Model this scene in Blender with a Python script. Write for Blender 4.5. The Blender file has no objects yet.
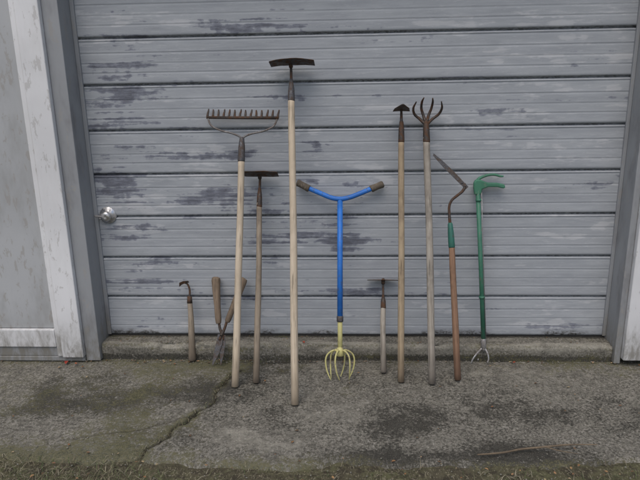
import bpy, math, random
import numpy as np
from mathutils import Vector, Matrix
random.seed(4); rng=np.random.default_rng(4)
scene=bpy.context.scene
COL=scene.collection

# ------------------------------------------------------------------ helpers
def vnoise(x,y,seed=0):
    xi=np.floor(x).astype(np.int64); yi=np.floor(y).astype(np.int64)
    fx=x-xi; fy=y-yi; fx=fx*fx*(3-2*fx); fy=fy*fy*(3-2*fy)
    def h(a,b):
        n=(a*374761393+b*668265263+seed*1442695041)&0x7fffffff
        n=((n^(n>>13))*1274126177)&0x7fffffff
        n=(n^(n>>16))&0xffff
        return n/65535.0
    return (h(xi,yi)*(1-fx)+h(xi+1,yi)*fx)*(1-fy)+(h(xi,yi+1)*(1-fx)+h(xi+1,yi+1)*fx)*fy
def fbm(x,y,oct=4,seed=0):
    s=0;a=.5;t=0
    for i in range(oct):
        s=s+a*vnoise(x*2**i+i*17.3,y*2**i+i*9.1,seed+i); t+=a; a*=.6
    return s/t
def sstep(a,b,x):
    t=np.clip((x-a)/(b-a),0,1); return t*t*(3-2*t)

def mesh_obj(name,verts,faces,mat=None,parent=None,smooth=True,attrs=None):
    me=bpy.data.meshes.new(name)
    me.from_pydata([tuple(v) for v in verts],[],[tuple(f) for f in faces])
    if attrs:
        for k,a in attrs.items():
            a=np.asarray(a,dtype=np.float32)
            if a.ndim==1:
                at=me.attributes.new(k,'FLOAT','POINT'); at.data.foreach_set('value',a)
            else:
                at=me.attributes.new(k,'FLOAT_COLOR','POINT')
                at.data.foreach_set('color',np.c_[a,np.ones(len(a))].astype(np.float32).ravel())
    if mat: me.materials.append(mat)
    me.validate(); me.update()
    if smooth: me.polygons.foreach_set('use_smooth',[True]*len(me.polygons))
    o=bpy.data.objects.new(name,me); COL.objects.link(o)
    if parent: o.parent=parent
    return o
def box(name,x0,x1,y0,y1,z0,z1,mat,parent=None,bev=.003):
    v=[(x,y,z) for x in(x0,x1) for y in(y0,y1) for z in(z0,z1)]
    f=[(0,1,3,2),(4,6,7,5),(0,4,5,1),(2,3,7,6),(0,2,6,4),(1,5,7,3)]
    o=mesh_obj(name,v,f,mat,parent,smooth=False)
    if bev:
        m=o.modifiers.new('b','BEVEL'); m.width=bev; m.segments=2
    return o
def catmull(P,n=8):
    P=[Vector(p) for p in P]
    if len(P)<3: return P
    Q=[P[0]*2-P[1]]+P+[P[-1]*2-P[-2]]
    out=[]
    for i in range(1,len(Q)-2):
        a,b,c,d=Q[i-1:i+3]
        for k in range(n):
            t=k/n
            out.append(.5*((2*b)+(c-a)*t+(2*a-5*b+4*c-d)*t*t+(3*b-a-3*c+d)*t**3))
    out.append(P[-1]); return out
def tube(name,P,R,mat,parent=None,spl=0,seg=14,flat=1.0,wob=0):
    n0=len(P)
    if not hasattr(R,'__len__'): R=[R]*n0
    if spl:
        Pn=catmull(P,spl); tt=np.linspace(0,n0-1,len(Pn)); R=np.interp(tt,range(n0),R); P=Pn
    P=[Vector(p) for p in P]; n=len(P)
    vs=[];fs=[]
    T0=(P[1]-P[0]).normalized()
    ref=Vector((0,1,0)) if abs(T0.y)<.9 else Vector((1,0,0))
    U=(ref-T0*ref.dot(T0)).normalized()
    for i in range(n):
        T=(P[min(i+1,n-1)]-P[max(i-1,0)]).normalized()
        U=(U-T*U.dot(T)).normalized(); V=T.cross(U)
        for k in range(seg):
            a=2*math.pi*k/seg
            r=R[i]*(1+wob*(random.random()-.5))
            vs.append(P[i]+U*math.cos(a)*r*flat+V*math.sin(a)*r)
    for i in range(n-1):
        for k in range(seg):
            k2=(k+1)%seg
            fs.append((i*seg+k,i*seg+k2,(i+1)*seg+k2,(i+1)*seg+k))
    fs.append(tuple(range(seg-1,-1,-1))); fs.append(tuple((n-1)*seg+k for k in range(seg)))
    return mesh_obj(name,vs,fs,mat,parent)
def handle(name,z0,z1,r0,r1,mat,parent,x0=0,x1=0,bow=.004):
    n=26; P=[];R=[]
    ph=random.random()*6
    for i in range(n):
        t=i/(n-1); z=z0+(z1-z0)*t
        P.append((x0+(x1-x0)*t+bow*math.sin(math.pi*t)*math.sin(ph)+.0008*math.sin(9*t+ph),bow*math.sin(math.pi*t)*math.cos(ph),z))
        R.append((r0+(r1-r0)*t)*(1+.018*math.sin(13*t+ph)))
    P=[(P[0][0],P[0][1],z0)]+[(P[0][0],P[0][1],z0+r0*.25)]+P[1:]
    R=[R[0]*.78]+[R[0]*.97]+R[1:]
    return tube(name,P,R,mat,parent,seg=18)
def plate(name,outline,th,mat,parent,origin=(0,0,0),ax=(1,0,0),ay=(0,0,1),bev=.0008,curve=0):
    ax=Vector(ax).normalized(); ay=Vector(ay).normalized(); nn=ax.cross(ay).normalized(); O=Vector(origin)
    n=len(outline); vs=[]
    for s in(-.5,.5):
        for (a,b) in outline:
            vs.append(O+ax*a+ay*b+nn*(s*th+curve*a*a))
    fs=[tuple(range(n-1,-1,-1)),tuple(range(n,2*n))]
    for k in range(n):
        k2=(k+1)%n; fs.append((k,k2,n+k2,n+k))
    o=mesh_obj(name,vs,fs,mat,parent,smooth=False)
    if bev:
        m=o.modifiers.new('b','BEVEL'); m.width=bev; m.segments=2
    return o
def root(name,F,T,sc=(1,1,1)):
    F=Vector((F[0],F[1],0.0)); T=Vector(T); az=(T-F).normalized()
    ax=(Vector((1,0,0))-az*az.x).normalized(); ay=az.cross(ax)
    M=Matrix((ax,ay,az)).transposed().to_4x4(); M.translation=F
    e=bpy.data.objects.new(name,None); COL.objects.link(e); e.matrix_world=M@Matrix.Diagonal((*sc,1)); e.empty_display_size=.1
    return e
def empty(name):
    e=bpy.data.objects.new(name,None); COL.objects.link(e); return e

# ------------------------------------------------------------------ materials
class NT:
    def __init__(s,name,rough=.8,metal=0,spec=.3):
        s.m=bpy.data.materials.new(name); s.m.use_nodes=True; s.t=s.m.node_tree
        s.b=s.t.nodes['Principled BSDF']; s.b.inputs['Roughness'].default_value=rough
        s.b.inputs['Metallic'].default_value=metal; s.b.inputs['Specular IOR Level'].default_value=spec
        s.tc=s.t.nodes.new('ShaderNodeTexCoord')
    def N(s,k,**kw):
        n=s.t.nodes.new(k)
        for a,b in kw.items(): setattr(n,a,b)
        return n
    def L(s,a,b): s.t.links.new(a,b)
    def setin(s,inp,v):
        if isinstance(v,bpy.types.NodeSocket): s.L(v,inp)
        elif isinstance(v,(tuple,list)) and len(v)==3 and inp.type=='RGBA': inp.default_value=(*v,1)
        else: inp.default_value=v
    def noise(s,scale,stretch=(1,1,1),detail=3,rough=.6,dist=0,loc=(0,0,0)):
        mp=s.N('ShaderNodeMapping'); mp.inputs['Scale'].default_value=stretch; mp.inputs['Location'].default_value=loc
        s.L(s.tc.outputs['Object'],mp.inputs['Vector'])
        n=s.N('ShaderNodeTexNoise'); n.inputs['Scale'].default_value=scale; n.inputs['Detail'].default_value=detail
        n.inputs['Roughness'].default_value=rough; n.inputs['Distortion'].default_value=dist
        s.L(mp.outputs[0],n.inputs['Vector']); return n.outputs['Fac']
    def vor(s,scale,out='Distance'):
        n=s.N('ShaderNodeTexVoronoi'); n.inputs['Scale'].default_value=scale
        s.L(s.tc.outputs['Object'],n.inputs['Vector']); return n.outputs[out]
    def ramp(s,fac,a,b,lo=0.,hi=1.):
        n=s.N('ShaderNodeMapRange',interpolation_type='SMOOTHSTEP')
        n.inputs['From Min'].default_value=a; n.inputs['From Max'].default_value=b
        n.inputs['To Min'].default_value=lo; n.inputs['To Max'].default_value=hi
        s.L(fac,n.inputs['Value']); return n.outputs[0]
    def mix(s,f,a,b,mode='MIX'):
        n=s.N('ShaderNodeMix',data_type='RGBA',blend_type=mode)
        s.setin(n.inputs[0],f); s.setin(n.inputs[6],a); s.setin(n.inputs[7],b); return n.outputs[2]
    def math(s,op,a,b=0.):
        n=s.N('ShaderNodeMath',operation=op); s.setin(n.inputs[0],a); s.setin(n.inputs[1],b); return n.outputs[0]
    def cen(s,a,k): return s.math('MULTIPLY',s.math('SUBTRACT',a,.5),k)
    def attr(s,name,out='Fac'):
        n=s.N('ShaderNodeAttribute',attribute_name=name); return n.outputs[out]
    def bump(s,h,st=.3,dist=.002):
        n=s.N('ShaderNodeBump'); n.inputs['Strength'].default_value=st; n.inputs['Distance'].default_value=dist
        s.L(h,n.inputs['Height']); s.L(n.outputs[0],s.b.inputs['Normal'])
    def color(s,c): s.setin(s.b.inputs['Base Color'],c)

def wood(name,c1,c2,c3,dirt=.5):
    m=NT(name,rough=.8,spec=.2)
    g=m.noise(38,(1,1,.045),4,.65,.4); l=m.noise(6,(1,1,.7),4,.65); k=m.noise(120,(1,1,.06),2,.6)
    c=m.mix(m.ramp(g,.35,.65),c1,c2)
    c=m.mix(m.ramp(l,.46,.66,0,dirt),c,c3)
    c=m.mix(m.ramp(k,.56,.70,0,.6),c,tuple(x*.45 for x in c3))
    sep=m.N('ShaderNodeSeparateXYZ'); m.L(m.tc.outputs['Object'],sep.inputs[0])
    d=m.math('MULTIPLY',m.ramp(sep.outputs[2],0.02,.22,.8,0),m.ramp(l,.3,.6,.6,1.))
    c=m.mix(d,c,tuple(x*.5 for x in c3))
    m.color(c); m.bump(g,.4,.0018); return m.m
W_new=wood('pale_wood',(.58,.50,.39),(.49,.41,.30),(.32,.265,.195),.45)
W_mid=wood('weathered_wood',(.33,.28,.22),(.24,.20,.15),(.14,.115,.09),.7)
W_tan=wood('worn_tan_wood',(.41,.33,.225),(.32,.25,.165),(.18,.14,.10),.7)
W_grey=wood('grey_wood',(.39,.36,.31),(.28,.25,.21),(.15,.135,.115),.7)
W_red=wood('reddish_wood',(.30,.185,.12),(.22,.13,.085),(.13,.085,.06),.7)
W_old=wood('old_brown_wood',(.25,.19,.135),(.17,.13,.095),(.09,.07,.052),.7)
def metal(name,c1,c2,rust,amt=.5,rough=.6,met=.4):
    m=NT(name,rough=rough,metal=met,spec=.4)
    n=m.noise(45,(1,1,1),4,.7); n2=m.noise(160,(1,1,1),2,.6)
    c=m.mix(m.ramp(n2,.35,.65),c1,c2); c=m.mix(m.ramp(n,.45,.6,0,amt),c,rust)
    m.color(c); m.bump(n2,.4,.0008)
    m.L(m.ramp(n,.4,.65,rough-.12,.9),m.b.inputs['Roughness']); return m.m
M_rust=metal('rusty_dark_steel',(.085,.07,.06),(.05,.042,.037),(.13,.068,.038),.8)
M_grey=metal('dull_steel',(.22,.215,.21),(.14,.135,.13),(.14,.085,.055),.45)
M_dark=metal('dark_ferrule_steel',(.12,.12,.125),(.07,.07,.075),(.12,.08,.055),.6)
M_zinc=metal('zinc_plated_steel',(.42,.42,.42),(.30,.30,.30),(.22,.17,.13),.3,.45,.6)
M_knob=metal('bright_knob_metal',(.62,.62,.62),(.5,.5,.5),(.35,.33,.3),.2,.32,.9)
def paint(name,c,chip,amt=.5,rough=.5):
    m=NT(name,rough=rough,spec=.4)
    n=m.noise(70,(1,1,.5),4,.7); n2=m.noise(9,(1,1,1),3,.6)
    cc=m.mix(m.ramp(n2,.3,.7),c,tuple(x*.68 for x in c)); cc=m.mix(m.ramp(n,.56,.63,0,amt),cc,chip)
    m.color(cc); m.bump(n,.15,.0006); return m.m
P_blue=paint('blue_enamel',(.03,.19,.64),(.08,.12,.20),.6)
P_yel=paint('faded_yellow_enamel',(.55,.52,.22),(.27,.22,.15),.85,.65)
P_green=paint('green_enamel',(.055,.20,.13),(.12,.14,.11),.7)
P_green2=paint('green_plastic',(.07,.24,.15),(.12,.18,.13),.6,.6)
P_ferr=paint('dark_green_ferrule',(.035,.15,.115),(.08,.08,.07),.7)
P_grip=paint('dark_rubber_grip',(.12,.10,.075),(.24,.20,.15),.6,.8)

def door_mat():
    m=NT('worn_grey_door_paint',rough=.62,spec=.3)
    w=m.attr('wear'); pale=m.attr('pale')
    st=m.noise(7,(.35,1,3.0),4,.7,.3); scr=m.noise(38,(.35,1,2.8),4,.78,.3,(3,1,7)); blot=m.noise(90,(.6,1,1.4),3,.7,.3,(8,2,1))
    base=m.mix(m.ramp(st,.35,.65),(.365,.390,.415),(.315,.338,.365))
    base=m.mix(m.ramp(scr,.52,.70,0,.5),base,(.46,.48,.50))
    base=m.mix(m.ramp(blot,.60,.72,0,.25),base,(.22,.235,.26))
    pp=m.math('ADD',pale,m.cen(scr,1.2))
    base=m.mix(m.ramp(pp,.4,.75,0,.55),base,(.51,.525,.54))
    s=m.math('ADD',w,m.cen(scr,1.5)); s=m.math('ADD',s,m.cen(blot,1.2))
    f=m.ramp(s,.30,.78,0,.80)
    under=m.mix(m.ramp(blot,.38,.62),(.105,.115,.155),(.19,.205,.245))
    c=m.mix(f,base,under)
    c=m.mix(m.ramp(s,.95,1.4,0,.65),c,(.06,.062,.078))
    g=m.attr('grime_shade'); gn=m.ramp(blot,.38,.62,.3,1)
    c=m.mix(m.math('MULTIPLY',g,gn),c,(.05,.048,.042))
    m.color(c); m.bump(scr,.3,.0012); return m.m
M_door=door_mat()
def whitepaint(name,c,dirt,amt,peel):
    m=NT(name,rough=.6,spec=.3)
    a=m.noise(7,(1,1,.35),4,.7); b=m.noise(30,(1,1,.35),4,.7,.3); d=m.noise(2.2,(1,1,1),3,.6)
    cc=m.mix(m.ramp(d,.3,.7),c,tuple(x*.86 for x in c)); cc=m.mix(m.ramp(a,.45,.75,0,amt),cc,dirt)
    cc=m.mix(m.ramp(b,.58,.62,0,peel),cc,(.32,.305,.28))
    sep=m.N('ShaderNodeSeparateXYZ'); m.L(m.tc.outputs['Object'],sep.inputs[0])
    dd=m.math('MULTIPLY',m.ramp(sep.outputs[2],.03,.30,.75,0),m.ramp(b,.35,.6,.3,1))
    cc=m.mix(dd,cc,(.16,.15,.12))
    m.color(cc); m.bump(b,.3,.001); return m.m
M_white=whitepaint('aged_white_paint',(.76,.77,.78),(.55,.55,.54),.45,.4)
M_panel=whitepaint('greyed_white_panel_paint',(.44,.455,.465),(.31,.315,.31),.8,.6)
M_jamb=whitepaint('grey_jamb_paint',(.32,.335,.35),(.18,.18,.185),.8,.45)
M_wall=whitepaint('wall_paint',(.48,.49,.50),(.36,.36,.36),.5,.3)
m=NT('shingle',rough=.95); n=m.noise(40); m.color(m.mix(n,(.05,.05,.05),(.10,.095,.09))); M_roof=m.m
m=NT('black_rubber',rough=.8); n=m.noise(60); m.color(m.mix(n,(.015,.015,.015),(.05,.048,.045))); M_rub=m.m

def concrete():
    m=NT('mossy_worn_concrete',rough=.93,spec=.15)
    moss=m.attr('moss'); dark=m.attr('dark'); lite=m.attr('lite'); crack=m.attr('crack')
    n2=m.noise(14,(1,1,1),4,.72); n3=m.noise(85,(1,1,1),3,.75); n4=m.noise(280,(1,1,1),2,.7)
    v=m.vor(140,'Color'); vb=m.N('ShaderNodeRGBToBW'); m.L(v,vb.inputs[0]); vb=vb.outputs[0]
    c=m.mix(m.ramp(n2,.35,.68),(.150,.144,.122),(.235,.225,.192))
    c=m.mix(m.ramp(n3,.46,.60,0,.75),c,(.066,.062,.052))
    c=m.mix(m.math('MULTIPLY',m.ramp(vb,.62,.8),m.ramp(n3,.35,.55,.7,.1)),c,(.34,.325,.285))
    c=m.mix(m.ramp(vb,.12,.25,.6,0),c,(.045,.042,.038))
    lm=m.math('ADD',lite,m.cen(n2,1.0)); lm=m.math('ADD',lm,m.cen(n3,.8))
    c=m.mix(m.ramp(lm,.35,.85,0,.6),c,(.33,.318,.268))
    dm=m.math('ADD',dark,m.cen(n2,1.2)); dm=m.math('ADD',dm,m.cen(n3,1.3))
    c=m.mix(m.ramp(dm,.28,.80,0,.88),c,(.034,.033,.028))
    mm=m.math('ADD',moss,m.cen(n2,1.2)); mm=m.math('ADD',mm,m.cen(n3,1.4))
    mc=m.mix(m.ramp(n3,.4,.6),(.058,.062,.030),(.138,.130,.072))
    c=m.mix(m.ramp(mm,.32,.80,0,.80),c,mc)
    c=m.mix(m.ramp(n4,.56,.72,0,.5),c,(.31,.295,.25))
    c=m.mix(m.ramp(n4,.30,.42,.6,0),c,(.03,.028,.022))
    c=m.mix(crack,c,(.022,.02,.016))
    m.color(c)
    h=m.math('ADD',n3,m.math('MULTIPLY',vb,.6)); h=m.math('ADD',h,m.math('MULTIPLY',n4,.6))
    m.bump(h,.8,.004); return m.m
M_conc=concrete()
def soil():
    m=NT('dirt_and_thatch',rough=.97,spec=.1)
    n1=m.noise(3.5,(1,1,1),4,.65); n2=m.noise(30,(1,1,1),4,.75); n3=m.noise(140,(1,.5,1),2,.7)
    c=m.mix(m.ramp(n1,.35,.65),(.085,.076,.052),(.10,.10,.055)); c=m.mix(m.ramp(n2,.4,.65),c,(.05,.044,.032))
    c=m.mix(m.ramp(n3,.55,.7,0,.8),c,(.24,.22,.155)); m.color(c); m.bump(n2,.9,.01); return m.m
M_soil=soil()
m=NT('grass_blades',rough=.8,spec=.15); m.color(m.attr('col','Color')); M_grass=m.m
m=NT('dead_leaf',rough=.8,spec=.2); m.color(m.attr('col','Color')); M_leaf=m.m

# ------------------------------------------------------------------ garage door
S=.2272; ZB=.10; NS=9; HW=1.372
zs=[];ys=[]
for k in range(NS):
    z0=ZB+k*S
    prof=[(0,.0),(.004,-.0035),(.010,-.0045)]
    zz=.018
    while zz<S-.030:
        t=zz/S; y=-.0045+.0035*t
        for g,a in((.052,1.),(.098,.7),(.148,1.)):
            y+=a*.0020*math.exp(-((zz-g)/.0028)**2)
            y-=a*.0008*math.exp(-((zz-g-.006)/.003)**2)
        prof.append((zz,y)); zz+=.0035
    prof+=[(S-.026,-.0008),(S-.022,.0),(S-.0185,-.004),(S-.0150,-.004),(S-.012,.004),(S-.009,.014),(S-.003,.014)]
    for a,b in prof: zs.append(z0+a); ys.append(b)
zs.append(ZB+NS*S); ys.append(0)
zs=np.array(zs);ys=np.array(ys)
xs=np.linspace(-HW,HW,520)
X,Z=np.meshgrid(xs,zs); Y=np.repeat(ys[:,None],len(xs),1)
Y=Y+(fbm(X*2.2,Z*6,3,5)-.5)*.008+(fbm(X*9,Z*14,2,9)-.5)*.0022
EL=[(-.54,1.72,.30,.020,1),(-1.0,1.66,.2,.02,.5),(.1,1.64,.25,.015,.5),(-1.15,1.43,.18,.025,.7),(-.86,1.40,.16,.018,.7),(-.36,1.385,.15,.025,.85),(.04,1.40,.2,.018,.7),(.48,1.43,.15,.015,.4),
(-.22,1.12,.14,.025,.85),(-.68,1.11,.26,.028,.9),(-1.14,1.13,.2,.028,.8),(-1.25,.95,.16,.04,1.1),(-.72,.885,.24,.030,1.35),(-.22,.96,.13,.025,.85),(.09,.92,.16,.018,.7),
(-.59,.81,.25,.018,.8),(-1.06,.72,.26,.022,.75),(-.06,.635,.2,.020,1.35),(-.29,.66,.12,.016,.7),(-.63,.64,.16,.018,.8),(-1.04,.53,.3,.02,.7),(.08,.355,.26,.017,1.05),(.46,.345,.2,.012,.7),
(-1.1,.42,.26,.026,.7),(.95,.86,.26,.014,.5),(1.22,.95,.14,.025,.75),(.7,1.29,.25,.014,.5),(.95,1.55,.3,.012,.5),(1.22,.14,.18,.022,1.1),(-1.1,.17,.25,.022,.7),(-.67,.30,.22,.018,.6),(-.4,.86,.25,.016,.4),
(-.9,1.27,.35,.015,.6),(-.45,.49,.25,.014,.4),(-1.2,1.24,.12,.015,.6)]
e=np.zeros_like(X)
wx=X+(fbm(X*3,Z*7,4,31)-.5)*.45; wz=Z+(fbm(X*5,Z*9,4,37)-.5)*.07
for (a,b,rx,rz,s) in EL:
    d2=((wx-a)/(rx*.95))**2+((wz-b)/(rz*1.7))**2; e=np.maximum(e,s*np.exp(-.8*d2))
fz=((Z-ZB)%S)/S
nearseam=np.maximum(sstep(.80,.93,fz),1-sstep(.0,.12,fz))
leftness=1-.5*sstep(-.1,.7,X)
streak=fbm(X*2.6,Z*62,4,131)-.5; clump=fbm(X*7,Z*22,4,137)-.5
hatch=fbm(X*34,Z*34,3,139)-.5
bg=sstep(.45,.75,fbm(X*1.4+3,Z*2.6,3,12))*.5+.30*nearseam*sstep(.4,.65,fbm(X*2.5,Z*2,3,13))
wear=e*1.0+bg*leftness+1.9*streak+.9*clump+.8*hatch
wear=np.clip(sstep(.46,1.25,wear)*1.2,0,1.2)*(.55+.45*leftness)
pale=sstep(.50,.68,fbm(X*2.6+9,Z*24,4,151))*.5+sstep(.52,.66,fbm(X*7,Z*13,4,157))*.35
grime_shade=np.clip((1-sstep(0.0,.045,Z-ZB))*(.25+1.1*sstep(.42,.65,fbm(X*6,Z*10,3,3))),0,1)
grime_shade=np.maximum(grime_shade,.85*sstep(.94,.965,fz)*(.65+.35*sstep(.35,.6,fbm(X*5,Z*3,3,8))))  # adds the shadow under each lap, painted dark into the seam groove
def grid_faces(shape):
    idx=np.arange(shape[0]*shape[1]).reshape(shape)
    return np.c_[idx[:-1,:-1].ravel(),idx[:-1,1:].ravel(),idx[1:,1:].ravel(),idx[1:,:-1].ravel()].tolist()
gd=empty('garage_door')
mesh_obj('door_sections',np.c_[X.ravel(),Y.ravel(),Z.ravel()].tolist(),grid_faces(X.shape),M_door,gd,attrs={'wear':wear.ravel(),'grime_shade':grime_shade.ravel(),'pale':pale.ravel()})
box('door_core',-HW,HW,.022,.05,ZB,ZB+NS*S,M_rub,gd,0)
box('bottom_seal',-HW,HW,.001,.03,.086,ZB+.004,M_rub,gd,.004)
kx,kz=-1.30,.785
def lathe(name,prof,mat,parent,seg=32):
    vs=[];fs=[]
    for (d,r) in prof:
        for k in range(seg):
            a=2*math.pi*k/seg; vs.append((kx+r*math.cos(a),-d,kz+r*math.sin(a)))
    for i in range(len(prof)-1):
        for k in range(seg):
            k2=(k+1)%seg; fs.append((i*seg+k,i*seg+k2,(i+1)*seg+k2,(i+1)*seg+k))
    fs.append(tuple((len(prof)-1)*seg+k for k in range(seg)))
    return mesh_obj(name,vs,fs,mat,parent)
lathe('lock_escutcheon',[(0,.046),(.006,.046),(.009,.043),(.010,.030),(.012,.029)],M_knob,gd)
lathe('lock_knob',[(.010,.012),(.022,.012),(.026,.022),(.034,.028),(.042,.027),(.048,.020),(.050,.010),(.049,.006),(.049,.001)],M_knob,gd)
tube('lock_bar',[(kx-.002,-.044,kz),(kx-.05,-.040,kz+.002),(kx-.058,-.036,kz+.002)],[.006,.006,.004],M_zinc,gd,spl=3)

# ------------------------------------------------------------------ building
gb=empty('garage_building')
box('left_jamb',-1.452,-HW-.001,-.142,.12,.0,2.15,M_jamb,gb)
box('right_jamb',HW+.001,1.405,-.142,.12,.0,2.15,M_jamb,gb)
box('left_stop_strip',-HW-.0005,-1.352,.0-.016,.0-.002,.10,2.14,M_jamb,gb,.002)
box('right_stop_strip',1.356,HW+.0005,-.016,-.002,.10,2.14,M_jamb,gb,.002)
box('left_trim_board',-1.57,-1.454,-.170,.0,.03,2.30,M_white,gb,.004)
box('left_trim_bead',-1.602,-1.572,-.160,.0,.03,2.30,M_white,gb,.006)
box('right_trim_board',1.407,1.54,-.170,.0,.03,2.30,M_white,gb,.004)
box('header_board',-1.452,1.405,-.165,.12,2.152,2.30,M_white,gb,.004)
box('side_panel',-2.55,-1.604,-.138,-.02,.19,2.10,M_panel,gb,.002)
box('side_panel_bottom_rail',-2.55,-1.604,-.156,-.02,.085,.187,M_white,gb,.004)
box('side_panel_top_rail',-2.55,-1.604,-.156,-.02,2.103,2.30,M_white,gb,.004)
box('side_panel_sill',-2.60,-1.455,-.150,-.02,.0,.028,M_jamb,gb,.004)
box('side_panel_kick',-2.55,-1.604,-.146,-.02,.030,.083,M_jamb,gb,.002)
box('side_panel_far_trim',-2.70,-2.552,-.168,-.02,.0,2.30,M_white,gb,.004)
def clap(name,x0,x1,z0,z1,y):
    vs=[];fs=[];z=z0;h=.115
    while z<z1-1e-4:
        zt=min(z+h,z1); b=len(vs)
        vs+= [(x0,y,z),(x1,y,z),(x1,y+.014,zt),(x0,y+.014,zt)]; fs.append((b,b+1,b+2,b+3))
        if z>z0: fs.append((b-1,b-2,b+1,b))
        z=zt
    mesh_obj(name,vs,fs,M_wall,gb,smooth=False)
clap('right_wall',1.541,3.6,.05,2.62,-.14); clap('left_wall',-3.6,-2.701,.05,2.62,-.14); clap('upper_wall',-2.70,1.541,2.301,2.62,-.14)
box('foundation',-3.6,-2.70,-.12,6,-.1,.05,M_conc,gb,0); box('foundation_right',1.541,3.6,-.12,6,-.1,.05,M_conc,gb,0)
box('left_side_wall',-3.6,-3.5,-.12,6,.05,2.62,M_wall,gb,0); box('right_side_wall',3.5,3.6,-.12,6,.05,2.62,M_wall,gb,0); box('rear_wall',-3.5,3.5,5.9,6,0,2.62,M_wall,gb,0)
mesh_obj('roof',[(-3.8,-.30,2.62),(3.8,-.30,2.62),(3.8,2.95,4.1),(-3.8,2.95,4.1),(3.8,6.2,2.62),(-3.8,6.2,2.62)],[(0,1,2,3),(3,2,4,5),(0,3,5),(1,4,2),(0,5,4,1)],M_roof,gb,smooth=False)

# ------------------------------------------------------------------ concrete sill
nx=420
path=[(-.115,-.02),(-.115,.0),(-.116,.02),(-.1165,.04),(-.117,.058),(-.116,.072),(-.112,.082),(-.104,.0865),(-.09,.088),(-.07,.088),(-.05,.088),(-.03,.088),(-.01,.088),(.06,.088)]
xs=np.linspace(-1.371,1.371,nx)
vv=[];mo=[];li=[];dk=[]
for j,(y,z) in enumerate(path):
    n=fbm(xs*14,np.full(nx,j*.6),4,70)-.5; n2=fbm(xs*2.5,np.full(nx,j*.2),3,71)-.5
    chip=sstep(.60,.70,fbm(xs*7,np.full(nx,j*.1),4,77))
    edge=1 if 5<=j<=8 else .35
    vv.append(np.c_[xs,y+n*.016*edge+n2*.008+chip*.016*(4<j<8),np.minimum(z+n*.008*edge*(j>3)-chip*.010*(4<j<9),.089)])
    var=fbm(xs*3,np.full(nx,j*.5),3,73)-.5
    mo.append((.15 if j>7 else .35)+var); li.append((.65 if 4<j<9 else .35)-var); dk.append((.8 if (j<3 or j>11) else .15)+.6*(fbm(xs*2.2,np.full(nx,j*.3),3,75)-.5))
V=np.concatenate(vv)
mesh_obj('concrete_sill',V.tolist(),grid_faces((len(path),nx)),M_conc,None,attrs={'moss':np.concatenate(mo),'dark':np.concatenate(dk),'lite':np.concatenate(li),'crack':np.zeros(len(V))})

# ------------------------------------------------------------------ concrete apron
gx=np.arange(-3.4,3.4,.0085); gy=np.arange(-1.20,-.02,.0065)
X,Y=np.meshgrid(gx,gy)
def edge_y(x):
    e=-1.045+.13*(fbm(x*2.3,x*0,4,80)-.5)+.04*(fbm(x*14,x*0,3,81)-.5)
    return e+.09*sstep(.5,1.2,x)+.06*(1-sstep(-1.5,-.85,x))
edge=edge_y(X)
Zg=(fbm(X*2.5,Y*2.5,3,90)-.5)*.014+(fbm(X*22,Y*22,4,91)-.5)*.007+(fbm(X*70,Y*70,2,92)-.5)*.004
def crackdist(pts,seed,wig=.03):
    d=np.full(X.shape,9.)
    wx=X+(fbm(X*9,Y*9,4,seed)-.5)*wig*2; wy=Y+(fbm(X*9+5,Y*9,4,seed+1)-.5)*wig*2
    for (a,b) in zip(pts[:-1],pts[1:]):
        ax,ay=a;bx,by=b; L=(bx-ax)**2+(by-ay)**2
        t=np.clip(((wx-ax)*(bx-ax)+(wy-ay)*(by-ay))/L,0,1)
        d=np.minimum(d,np.hypot(wx-ax-t*(bx-ax),wy-ay-t*(by-ay)))
    return d
cr=crackdist([(-.60,-.22),(-.63,-.34),(-.66,-.52),(-.73,-.72),(-.86,-.92),(-.95,-1.2)],50,.045)
cr2=crackdist([(-.70,-.66),(-.92,-.80),(-1.2,-.86)],60)
cr3=crackdist([(-.60,-.22),(-.45,-.16),(-.30,-.13)],66)
w1=.003+.009*fbm(X*14,Y*14,2,55)
crack=np.maximum(1-sstep(0,1,cr/w1-.5),.55*(1-sstep(.002,.009,cr2)))
crack=np.maximum(crack,.4*(1-sstep(.002,.008,cr3)))
Zg-=crack*.012
Zg-=sstep(-.03,.03,edge-Y)*.035
Zg=Zg-.006
xc=np.interp(-Y,[.2,.34,.52,.72,.92,1.2],[-.60,-.63,-.66,-.73,-.86,-.95])
left=1-sstep(-.03,.03,X-xc)
L1=fbm(X*2.1,Y*3.2,4,44)-.5; L2=fbm(X*2.9+7,Y*4,4,45)-.5; L3=fbm(X*6,Y*8,4,46)-.5
moss=.06+.33*left+.40*(1-sstep(.0,.20,-Y-.115))*(.3+1.1*fbm(X*3,Y*5,3,40))
moss+=.50*np.exp(-((Y-edge)/.08)**2)+.35*sstep(.9,1.3,X)*(1-sstep(.2,.5,-Y))
moss+=.45*np.exp(-(cr/.03)**2)+.9*L2+.5*L3
moss-=.25*sstep(-.3,.0,X)*sstep(.4,.7,-Y)
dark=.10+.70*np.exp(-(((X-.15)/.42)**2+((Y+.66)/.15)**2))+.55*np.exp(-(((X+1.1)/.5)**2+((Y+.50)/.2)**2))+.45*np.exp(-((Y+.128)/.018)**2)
dark+=.40*np.exp(-(((X-.6)/.5)**2+((Y+.98)/.10)**2))+.3*np.exp(-(((X-.75)/.2)**2+((Y+.45)/.12)**2))
dark+=1.5*L1+.9*L3
lite=.10+.45*np.exp(-(((X+.35)/.35)**2+((Y+.88)/.12)**2))+.35*np.exp(-(((X-1.0)/.5)**2+((Y+.70)/.16)**2))+.38*np.exp(-(((X+.1)/1.2)**2+((Y+.24)/.06)**2))
lite+=-1.3*L1-.3*left+.6*(fbm(X*5,Y*6,4,47)-.5)
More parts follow.
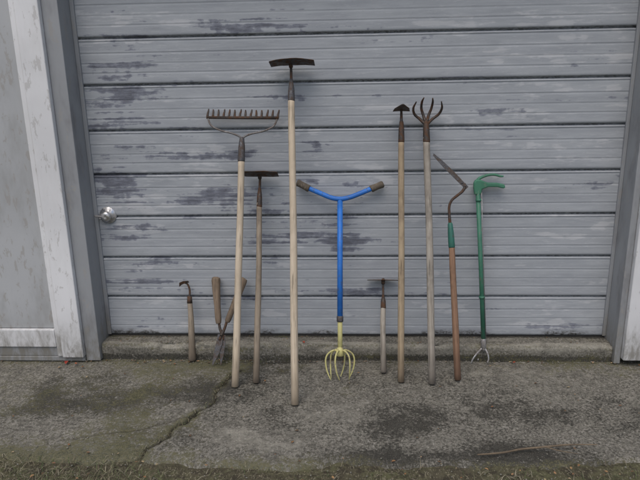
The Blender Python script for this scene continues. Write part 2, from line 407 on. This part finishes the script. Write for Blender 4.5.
mesh_obj('concrete_apron',np.c_[X.ravel(),Y.ravel(),Zg.ravel()].tolist(),grid_faces(X.shape),M_conc,None,attrs={'moss':moss.ravel(),'dark':dark.ravel(),'lite':lite.ravel(),'crack':crack.ravel()*.9})

# ------------------------------------------------------------------ ground
gx=np.concatenate([[-80,-30,-12,-6],np.arange(-3.5,3.5,.03),[6,12,30,80]]); gy=np.concatenate([[-80,-30,-12,-6],np.arange(-3.4,-.85,.03),[0,8,30,80]])
X,Y=np.meshgrid(gx,gy); near=(np.abs(X)<3.5)&(Y>-3.4)&(Y<-.8)
Zg=-.018+np.where(near,(fbm(X*5,Y*5,4,101)-.5)*.026,0); Zg=np.where(Y>-.95,-.055,Zg)
mesh_obj('ground',np.c_[X.ravel(),Y.ravel(),Zg.ravel()].tolist(),grid_faces(X.shape),M_soil)

vs=[];fs=[];cols=[]
def blade(x,y,z,L,w,ang,lean,c):
    dx,dy=math.cos(ang),math.sin(ang); px,py=-dy*w,dx*w; b=len(vs)
    for t,ww in((0,1),(.5,.8),(1,.12)):
        h=L*t*math.cos(lean*(.5+.5*t)); o=L*t*math.sin(lean*(.5+.5*t))
        for s in(-1,1): vs.append((x+dx*o+px*s*ww,y+dy*o+py*s*ww,z+h)); cols.append(c)
    fs.append((b,b+1,b+3,b+2)); fs.append((b+2,b+3,b+5,b+4))
DRY=[(.27,.245,.175),(.22,.195,.135),(.31,.285,.21),(.18,.15,.105),(.13,.11,.08)]
GRN=[(.15,.165,.085),(.11,.135,.06),(.18,.18,.105),(.09,.11,.055)]
N=42000
bx=rng.uniform(-3,2.8,N); by=-.92-np.abs(rng.normal(0,1,N))*.45
ee=edge_y(bx); cl=fbm(bx*3.5,by*6,3,7); cl2=fbm(bx*9,by*12,3,17)
side=np.maximum(sstep(.4,1.0,bx),1-sstep(-1.2,-.6,bx))
prob=sstep(-.05,.08,ee-by)*sstep(.44,.64,.5*cl+.5*cl2+.06*side)*(.45+.55*side)
keep=(rng.random(N)<prob)&(by>-2.6)
for x,y,c1 in zip(bx[keep],by[keep],cl[keep]):
    c=random.choice(GRN if random.random()<(.28+.5*max(0,(c1-.5)*3)) else DRY); k=random.uniform(.6,1.05)
    flat=random.random()<.8
    blade(x,y,-.016 if y<-1.05 else -.010,random.uniform(.015,.055) if flat else random.uniform(.008,.028),random.uniform(.0007,.0015),random.uniform(0,6.283),random.uniform(1.25,1.54) if flat else random.uniform(.2,1.),(c[0]*k,c[1]*k,c[2]*k))
for i in range(900):
    t=random.random()
    if i<380:
        yy=-(.25+.8*t); xx=float(np.interp(-yy,[.2,.34,.52,.72,.92,1.1],[-.60,-.63,-.66,-.73,-.86,-.93]))+random.gauss(0,.015)
    else:
        xx=random.uniform(-1.5,1.45); yy=-.12-abs(random.gauss(0,.012))
        if float(vnoise(np.array(xx*6.),np.array(1.),3))<.55: continue
    c=random.choice(GRN+DRY); blade(xx,yy,-.008,random.uniform(.006,.02),.0009,random.uniform(0,6.28),random.uniform(.4,1.4),c)
mesh_obj('dry_grass',vs,fs,M_grass,None,attrs={'col':np.array(cols)})

vs=[];fs=[];cols=[]
def leaf(x,y,z,s,c):
    a=random.uniform(0,6.28); tx,ty=random.uniform(-.4,.4),random.uniform(-.4,.4); b=len(vs)
    pts=[(0,-1),(.35,-.6),(.55,-.1),(.4,.45),(0,1),(-.42,.4),(-.5,-.15),(-.3,-.6)]
    vs.append((x,y,z+.002)); cols.append(c)
    for (u,v) in pts:
        X=u*s*math.cos(a)-v*s*math.sin(a); Y=u*s*math.sin(a)+v*s*math.cos(a)
        vs.append((x+X,y+Y,z+.003+abs(u)*s*.5+abs(tx*X+ty*Y))); cols.append(tuple(q*random.uniform(.8,1.1) for q in c))
    for k in range(8): fs.append((b,b+1+k,b+1+(k+1)%8))
LC=[(.22,.12,.06),(.30,.19,.10),(.16,.10,.06),(.33,.26,.16),(.12,.08,.05)]
leaf(-1.55,-.175,0,.020,(.36,.06,.04)); leaf(-1.49,-.19,0,.012,(.28,.09,.05)); leaf(-.26,-.09,.088,.013,(.32,.07,.04)); leaf(.86,-.14,0,.012,(.28,.07,.04))
for i in range(300):
    x=random.uniform(-2.4,2.2); y=random.choice([-.125-abs(random.gauss(0,.02)),random.uniform(-1.15,-.15),random.uniform(-1.3,-.95)])
    leaf(x,y,-.003,random.uniform(.003,.010),random.choice(LC))
for i in range(60): leaf(random.uniform(-1.34,1.34),random.uniform(-.10,-.01),.0885,random.uniform(.002,.006),random.choice(LC))
mesh_obj('fallen_leaves',vs,fs,M_leaf,None,attrs={'col':np.array(cols)})
vs=[];fs=[]
for i in range(900):
    x=random.uniform(-2.2,2.1); y=random.choice([random.uniform(-1.0,-.13),-.12-abs(random.gauss(0,.03)),random.uniform(-1.35,-.98)]); s=random.uniform(.0015,.005)
    b=len(vs); z0=.0 if y>-1.0 else -.008
    for (u,v,w) in((1,0,0),(-1,0,0),(0,1,0),(0,-1,0),(0,0,1),(0,0,-1)):
        k=s*random.uniform(.7,1.3); vs.append((x+u*k,y+v*k,z0+w*k*.7))
    for f in((0,2,4),(2,1,4),(1,3,4),(3,0,4),(2,0,5),(1,2,5),(3,1,5),(0,3,5)): fs.append(tuple(b+q for q in f))
mesh_obj('gravel_bits',vs,fs,M_conc,None,attrs={'moss':np.zeros(len(vs)),'dark':np.zeros(len(vs)),'lite':np.ones(len(vs))*.7,'crack':np.zeros(len(vs))})
tw=empty('fallen_twig')
tube('twig_stem',[(.50,-.965,.008),(.60,-.955,.012),(.68,-.925,.008),(.78,-.915,.014),(.88,-.895,.012),(1.0,-.885,.008)],[.0030,.0038,.0044,.0044,.0034,.0018],W_tan,tw,spl=5,seg=8,wob=.2)
tube('side_twig',[(.78,-.915,.014),(.83,-.94,.014),(.90,-.95,.008)],[.0024,.0020,.001],W_tan,tw,spl=4,seg=6)

# ------------------------------------------------------------------ tools
r=root('hand_hoe',(-.867,-.140),(-.893,-.030,.416))
handle('wooden_handle',0,.335,.0205,.013,W_mid,r,0,.008)
tube('ferrule',[(.0075,0,.315),(.009,0,.352)],[.0150,.0125],M_rust,r)
tube('neck',[(.009,0,.345),(.012,0,.385),(.004,-.004,.418),(-.012,-.012,.430)],[.006,.0055,.005,.006],M_rust,r,spl=5)
plate('blade',[(-.030,-.022),(-.024,.006),(.0,.012),(.026,.008),(.030,-.004),(.006,-.004),(-.014,-.010)],.003,M_rust,r,(-.014,-.014,.428),(1,0,.12),(0,-.55,.83))

r=root('hedge_shears',(-.745,-.198),(-.732,-.030,.444))
tube('handle_a',[(.026,0,.225),(.023,0,.25),(.015,0,.32),(.006,0,.40),(.001,0,.455),(0,0,.470),(0,0,.476)],[.013,.017,.017,.021,.024,.021,.010],W_old,r,spl=4,seg=18)
tube('handle_b',[(.072,-.004,.235),(.078,-.004,.25),(.100,-.008,.31),(.128,-.012,.385),(.150,-.014,.450),(.156,-.014,.468),(.158,-.014,.472)],[.012,.016,.016,.019,.021,.018,.009],W_old,r,spl=4,seg=18)
tube('tang_a',[(.026,0,.24),(.034,0,.20),(.050,0,.165),(.052,0,.14)],[.007,.007,.009,.008],M_rust,r,spl=5)
tube('tang_b',[(.072,-.006,.245),(.062,-.006,.205),(.048,-.006,.170),(.036,-.006,.14)],[.007,.007,.009,.008],M_rust,r,spl=5)
plate('blade_a',[(-.014,0),(.016,.0),(.017,-.04),(.012,-.10),(.0,-.158),(-.005,-.158),(-.010,-.08)],.004,M_dark,r,(.050,.0,.165))
plate('blade_b',[(-.016,0),(.014,.0),(.010,-.05),(-.004,-.10),(-.034,-.164),(-.040,-.164),(-.032,-.09),(-.022,-.04)],.004,M_dark,r,(.042,-.006,.170))
tube('pivot_bolt',[(.046,.008,.168),(.046,-.016,.168)],.009,M_rust,r,seg=6)

r=root('bow_rake',(-.579,-.422),(-.542,-.085,1.192),(.985,.985,.993))
handle('wooden_handle',0,1.15,.0185,.0165,W_new,r)
tube('ferrule',[(0,0,1.130),(0,0,1.135),(0,0,1.20),(0,0,1.245),(0,0,1.252)],[.0175,.0182,.0172,.0120,.009],M_dark,r,seg=18)
for s in(-1,1):
    tube('bow_arm',[(0,0,1.235),(s*.012,0,1.255),(s*.05,-.004,1.270),(s*.11,-.006,1.284),(s*.158,-.004,1.308),(s*.177,0,1.345)],[.006,.0052,.0048,.0045,.0045,.005],M_grey,r,spl=6,seg=10)
tube('tine_bar',[(-.184,0,1.349),(.184,0,1.352)],.0075,M_rust,r,seg=8)
for i in range(14):
    x=-.180+.36*i/13; j=random.uniform(-.002,.002)
    tube('tine',[(x,0,1.352),(x,.006,1.370),(x+.001+j,.010,1.382),(x+.002+j*2,.008,1.394+j)],[.0064,.0058,.0050,.0030],M_rust,r,spl=3,seg=8)

def hoe(name,F,T,Lw,Lf,Lt,bx0,bx1,bz,r0,r1,mat,depth,tilt,fm=M_rust,neck=.0065,arch=.0):
    r=root(name,F,T)
    handle('wooden_handle',0,Lw+.01,r0,r1,mat,r)
    tube('ferrule',[(0,0,Lw-.012),(0,0,Lw-.008),(0,0,(Lw+Lf)/2),(0,0,Lf)],[r1*1.0,r1*1.07,r1*.98,neck*1.25],fm,r,seg=18)
    tube('neck',[(0,0,Lf-.02),(0,.002,Lf+(Lt-Lf)*.5),(0,.0,Lt-.012),(0,-.010,Lt)],[neck*1.1,neck,neck,neck],M_rust,r,spl=5,seg=12)
    cx=(bx0+bx1)/2; hw=(bx1-bx0)/2
    out=[]
    for t in np.linspace(-1,1,15): out.append((t*hw,-.012-.004*(1-t*t)+ (0.014*abs(t)**3)))
    out+= [(hw*1.0,depth*.9),(hw*.985,depth)]
    for t in np.linspace(.9,-.9,9): out.append((t*hw,depth+.002*math.sin(t*7)))
    out+= [(-hw*.985,depth),(-hw,depth*.9)]
    a=math.radians(tilt)
    plate('blade',out,.0028,M_rust,r,(cx,0.006,bz),(1,0,(0)),(0,-math.cos(a),math.sin(a)),curve=-arch)
    tube('blade_socket',[(0,-.002,Lt-.016),(0,-.014,Lt+.002),(0,-.024,Lt+.001)],[.010,.0105,.005],M_rust,r,spl=3,seg=10)
    return r
hoe('garden_hoe',(-.481,-.379),(-.466,-.040,1.004),.900,.985,1.052,-.078,.098,1.052,.0165,.0135,W_mid,.085,6,arch=-.5)
hoe('garden_hoe',(-.266,-.586),(-.289,-.050,1.552),1.459,1.555,1.630,-.098,.117,1.636,.0185,.0160,W_new,.095,-5,fm=M_dark,arch=-1.1)
hoe('garden_hoe',(.166,-.264),(.170,-.030,.420),.345,.40,.482,-.085,.080,.487,.0155,.0135,W_grey,.05,-8,arch=-.2,neck=.0055)

r=root('hand_tiller',(-.059,-.342),(-.056,-.060,.879))
tube('upper_shaft',[(0,0,.300),(0,0,.60),(0,0,.925)],.0142,P_blue,r,seg=20)
tube('shaft_collar',[(0,0,.292),(0,0,.296),(0,0,.318),(0,0,.322)],[.015,.0172,.0172,.015],M_dark,r,seg=20)
tube('clamp_bolt',[(-.022,-.0,.865),(.024,-.0,.865)],.004,M_zinc,r,seg=6)
tube('lower_shaft',[(0,0,.135),(0,0,.30)],.0122,P_yel,r,seg=18)
tube('handlebar',[(-.195,0,.992),(-.155,0,.972),(-.10,0,.948),(-.045,-.002,.925),(0,-.003,.918),(.045,-.002,.925),(.10,0,.945),(.155,0,.968),(.20,0,.985)],.0125,P_blue,r,spl=6,seg=18)
for s,z0,z1 in((-1,.972,1.002),(1,.968,.992)):
    tube('grip',[(s*.158,0,z0),(s*.162,0,z0+.002),(s*.19,0,(z0+z1)/2+.002),(s*.215,0,z1),(s*.222,0,z1+.003)],[.015,.0185,.0165,.0185,.013],P_grip,r,spl=4,seg=18)
tube('tine_hub',[(0,0,.118),(0,0,.124),(0,0,.150),(0,0,.165)],[.012,.019,.019,.013],P_yel,r,seg=16)
for i in range(6):
    a=math.radians(i*60+12); c,s=math.cos(a),math.sin(a)*.9
    tw_=.018
    P=[(0.008*c,.008*s,.140),(.030*c,.030*s,.150),(.062*c,.062*s,.132),(.074*c,.074*s,.100),(.068*c-tw_*s*.3,.068*s+tw_*c*.3,.05),(.050*c-tw_*s,.050*s+tw_*c,.004)]
    tube('tine',P,[.0048,.0046,.0044,.0042,.004,.0018],P_yel,r,spl=6,seg=10)

r=root('onion_hoe',(.246,-.358),(.249,-.060,1.327),(.995,.995,.997))
handle('wooden_handle',0,1.215,.0170,.0145,W_tan,r)
tube('ferrule',[(0,0,1.195),(0,0,1.20),(0,0,1.26),(0,0,1.295),(0,0,1.300)],[.0150,.0158,.0140,.010,.008],M_rust,r,seg=18)
tube('neck',[(0,0,1.28),(0,.004,1.33),(0,.004,1.352),(0,-.010,1.362)],[.0085,.0065,.006,.006],M_rust,r,spl=5)
plate('blade',[(-.042,-.010),(0,-.026),(.042,-.010),(.036,.030),(.004,.085),(-.004,.085),(-.036,.030)],.004,M_rust,r,(0,-.004,1.356),(1,0,0),(0,-.94,.10),curve=4)

r=root('garden_cultivator',(.397,-.376),(.371,-.050,1.285))
handle('wooden_handle',0,1.22,.0180,.0165,W_grey,r)
tube('ferrule',[(0,0,1.195),(0,0,1.20),(0,0,1.26),(0,0,1.298),(0,0,1.306)],[.0170,.0178,.0160,.012,.009],M_rust,r,seg=18)
TN=[[(-.004,0,1.285),(-.030,.004,1.312),(-.056,-.004,1.335),(-.064,-.030,1.360),(-.052,-.060,1.385)],
    [(-.002,0,1.290),(-.012,.006,1.330),(-.022,-.004,1.362),(-.022,-.032,1.388),(-.016,-.065,1.402)],
    [(.002,0,1.290),(.014,.006,1.330),(.026,-.004,1.360),(.030,-.032,1.384),(.026,-.065,1.398)],
    [(.004,0,1.285),(.034,.004,1.312),(.062,-.004,1.332),(.074,-.030,1.356),(.068,-.060,1.382)]]
for t in TN: tube('tine',t,[.0085,.0072,.0066,.0058,.0028],M_rust,r,spl=7,seg=10)

r=root('weed_cutter',(.532,-.333),(.487,-.130,.868),(.97,.97,.99))
handle('wooden_handle',0,.690,.0175,.0150,W_red,r,0,.003)
tube('ferrule',[(.002,0,.672),(.002,0,.678),(.001,0,.74),(0,0,.790),(0,0,.798)],[.0155,.0168,.0158,.0125,.009],P_ferr,r,seg=18)
tube('shank',[(0,0,.78),(-.002,0,.84),(.0,0,.880),(.014,-.002,.910),(.040,-.004,.930),(.068,-.004,.950),(.083,-.003,.972),(.080,0,.990)],[.0085,.0070,.0066,.0068,.0070,.0072,.0085,.0085],M_rust,r,spl=6,seg=12)
plate('blade',[(-.014,-.010),(.006,-.010),(.060,-.011),(.120,-.011),(.180,-.009),(.230,-.003),(.223,.007),(.150,.011),(.080,.011),(.0,.010),(-.014,.006)],.0035,M_dark,r,(.084,-.006,.976),(-.67,-.02,.742),(-.742,.05,-.67))
for q in(.0,.024): tube('rivet',[(.084-.67*q,-.012,.976+.742*q),(.084-.67*q,.002,.976+.742*q)],.0045,M_dark,r,seg=8)

r=root('weed_puller',(.704,-.132),(.644,-.040,.937))
tube('pole',[(0,0,.085),(0,0,.5),(-.002,0,.915)],.0112,P_green,r,seg=18)
tube('pole_collar',[(0,0,.078),(0,0,.082),(0,0,.125),(0,0,.130)],[.011,.0135,.0135,.0115],M_zinc,r,seg=18)
tube('claw_hub',[(0,0,.060),(0,0,.09)],[.008,.012],M_zinc,r)
for P in([(-.004,0,.08),(-.030,-.01,.062),(-.060,-.022,.032),(-.074,-.026,.006)],[(.004,0,.08),(.016,-.012,.055),(.020,-.020,.025),(.012,-.024,.004)],[(0,.004,.08),(-.006,.018,.055),(-.02,.022,.03),(-.030,.012,.006)]):
    tube('claw',P,[.0052,.0048,.0044,.0035],M_zinc,r,spl=5,seg=10,flat=.6)
plate('grip_body',[(-.020,-.045),(.012,-.045),(.018,-.020),(.050,-.010),(.095,-.014),(.126,-.024),(.136,-.018),(.130,-.002),(.095,.008),(.050,.012),(.030,.020),(.012,.030),(-.010,.032),(-.022,.020),(-.024,-.010)],.022,P_green2,r,(0,-.0,.940),bev=.006)
tube('trigger_lever',[(-.006,0,.962),(.012,0,.978),(.045,0,.988),(.080,0,.990),(.112,0,.980),(.128,0,.978)],[.009,.008,.0065,.006,.006,.004],P_green2,r,spl=6,seg=12)
tube('trigger_rod',[(.016,-.004,.905),(.014,-.004,.7),(.013,-.002,.12)],.0022,M_zinc,r,seg=8)
for z in(.35,.86): tube('rod_guide',[(0,0,z),(0,0,z+.012)],.0150,P_green,r,seg=16)

# ------------------------------------------------------------------ light
w=bpy.data.worlds.new("World"); scene.world=w; w.use_nodes=True
nt=w.node_tree; bg=nt.nodes['Background']; sky=nt.nodes.new('ShaderNodeTexSky'); sky.sky_type='NISHITA'; sky.sun_disc=False
EL_,AZ=math.radians(62),math.radians(195)
sky.sun_elevation=EL_; sky.sun_rotation=AZ; sky.air_density=1.0; sky.dust_density=4.0; sky.ozone_density=1.0
nt.links.new(sky.outputs[0],bg.inputs[0]); bg.inputs[1].default_value=.145
sd=bpy.data.lights.new('overcast_sun','SUN'); sd.energy=.95; sd.angle=math.radians(60); sd.color=(1,.96,.90)
so=bpy.data.objects.new('overcast_sun',sd); COL.objects.link(so)
dirv=Vector((math.sin(AZ)*math.cos(EL_),math.cos(AZ)*math.cos(EL_),math.sin(EL_)))
so.rotation_euler=(dirv).to_track_quat('Z','Y').to_euler(); so.location=(0,-5,6)

# ------------------------------------------------------------------ camera
th,yaw,roll=0.2612,-0.0526,-0.0180
fw=Vector((math.sin(yaw)*math.cos(th),math.cos(yaw)*math.cos(th),-math.sin(th)))
r0=Vector((math.cos(yaw),-math.sin(yaw),0)); u0=r0.cross(fw)
rr=r0*math.cos(roll)+u0*math.sin(roll); uu=-r0*math.sin(roll)+u0*math.cos(roll)
M=Matrix((rr,uu,-fw)).transposed().to_4x4(); M.translation=(-.0031,-3.0867,1.4671)
cd=bpy.data.cameras.new('camera'); cam=bpy.data.objects.new('camera',cd); COL.objects.link(cam); cam.matrix_world=M
cd.sensor_fit='HORIZONTAL'; cd.sensor_width=36; cd.lens=600/640*36; cd.clip_end=500; cd.clip_start=.05
scene.camera=cam
scene.view_settings.view_transform='Standard'; scene.view_settings.look='None'; scene.view_settings.exposure=0
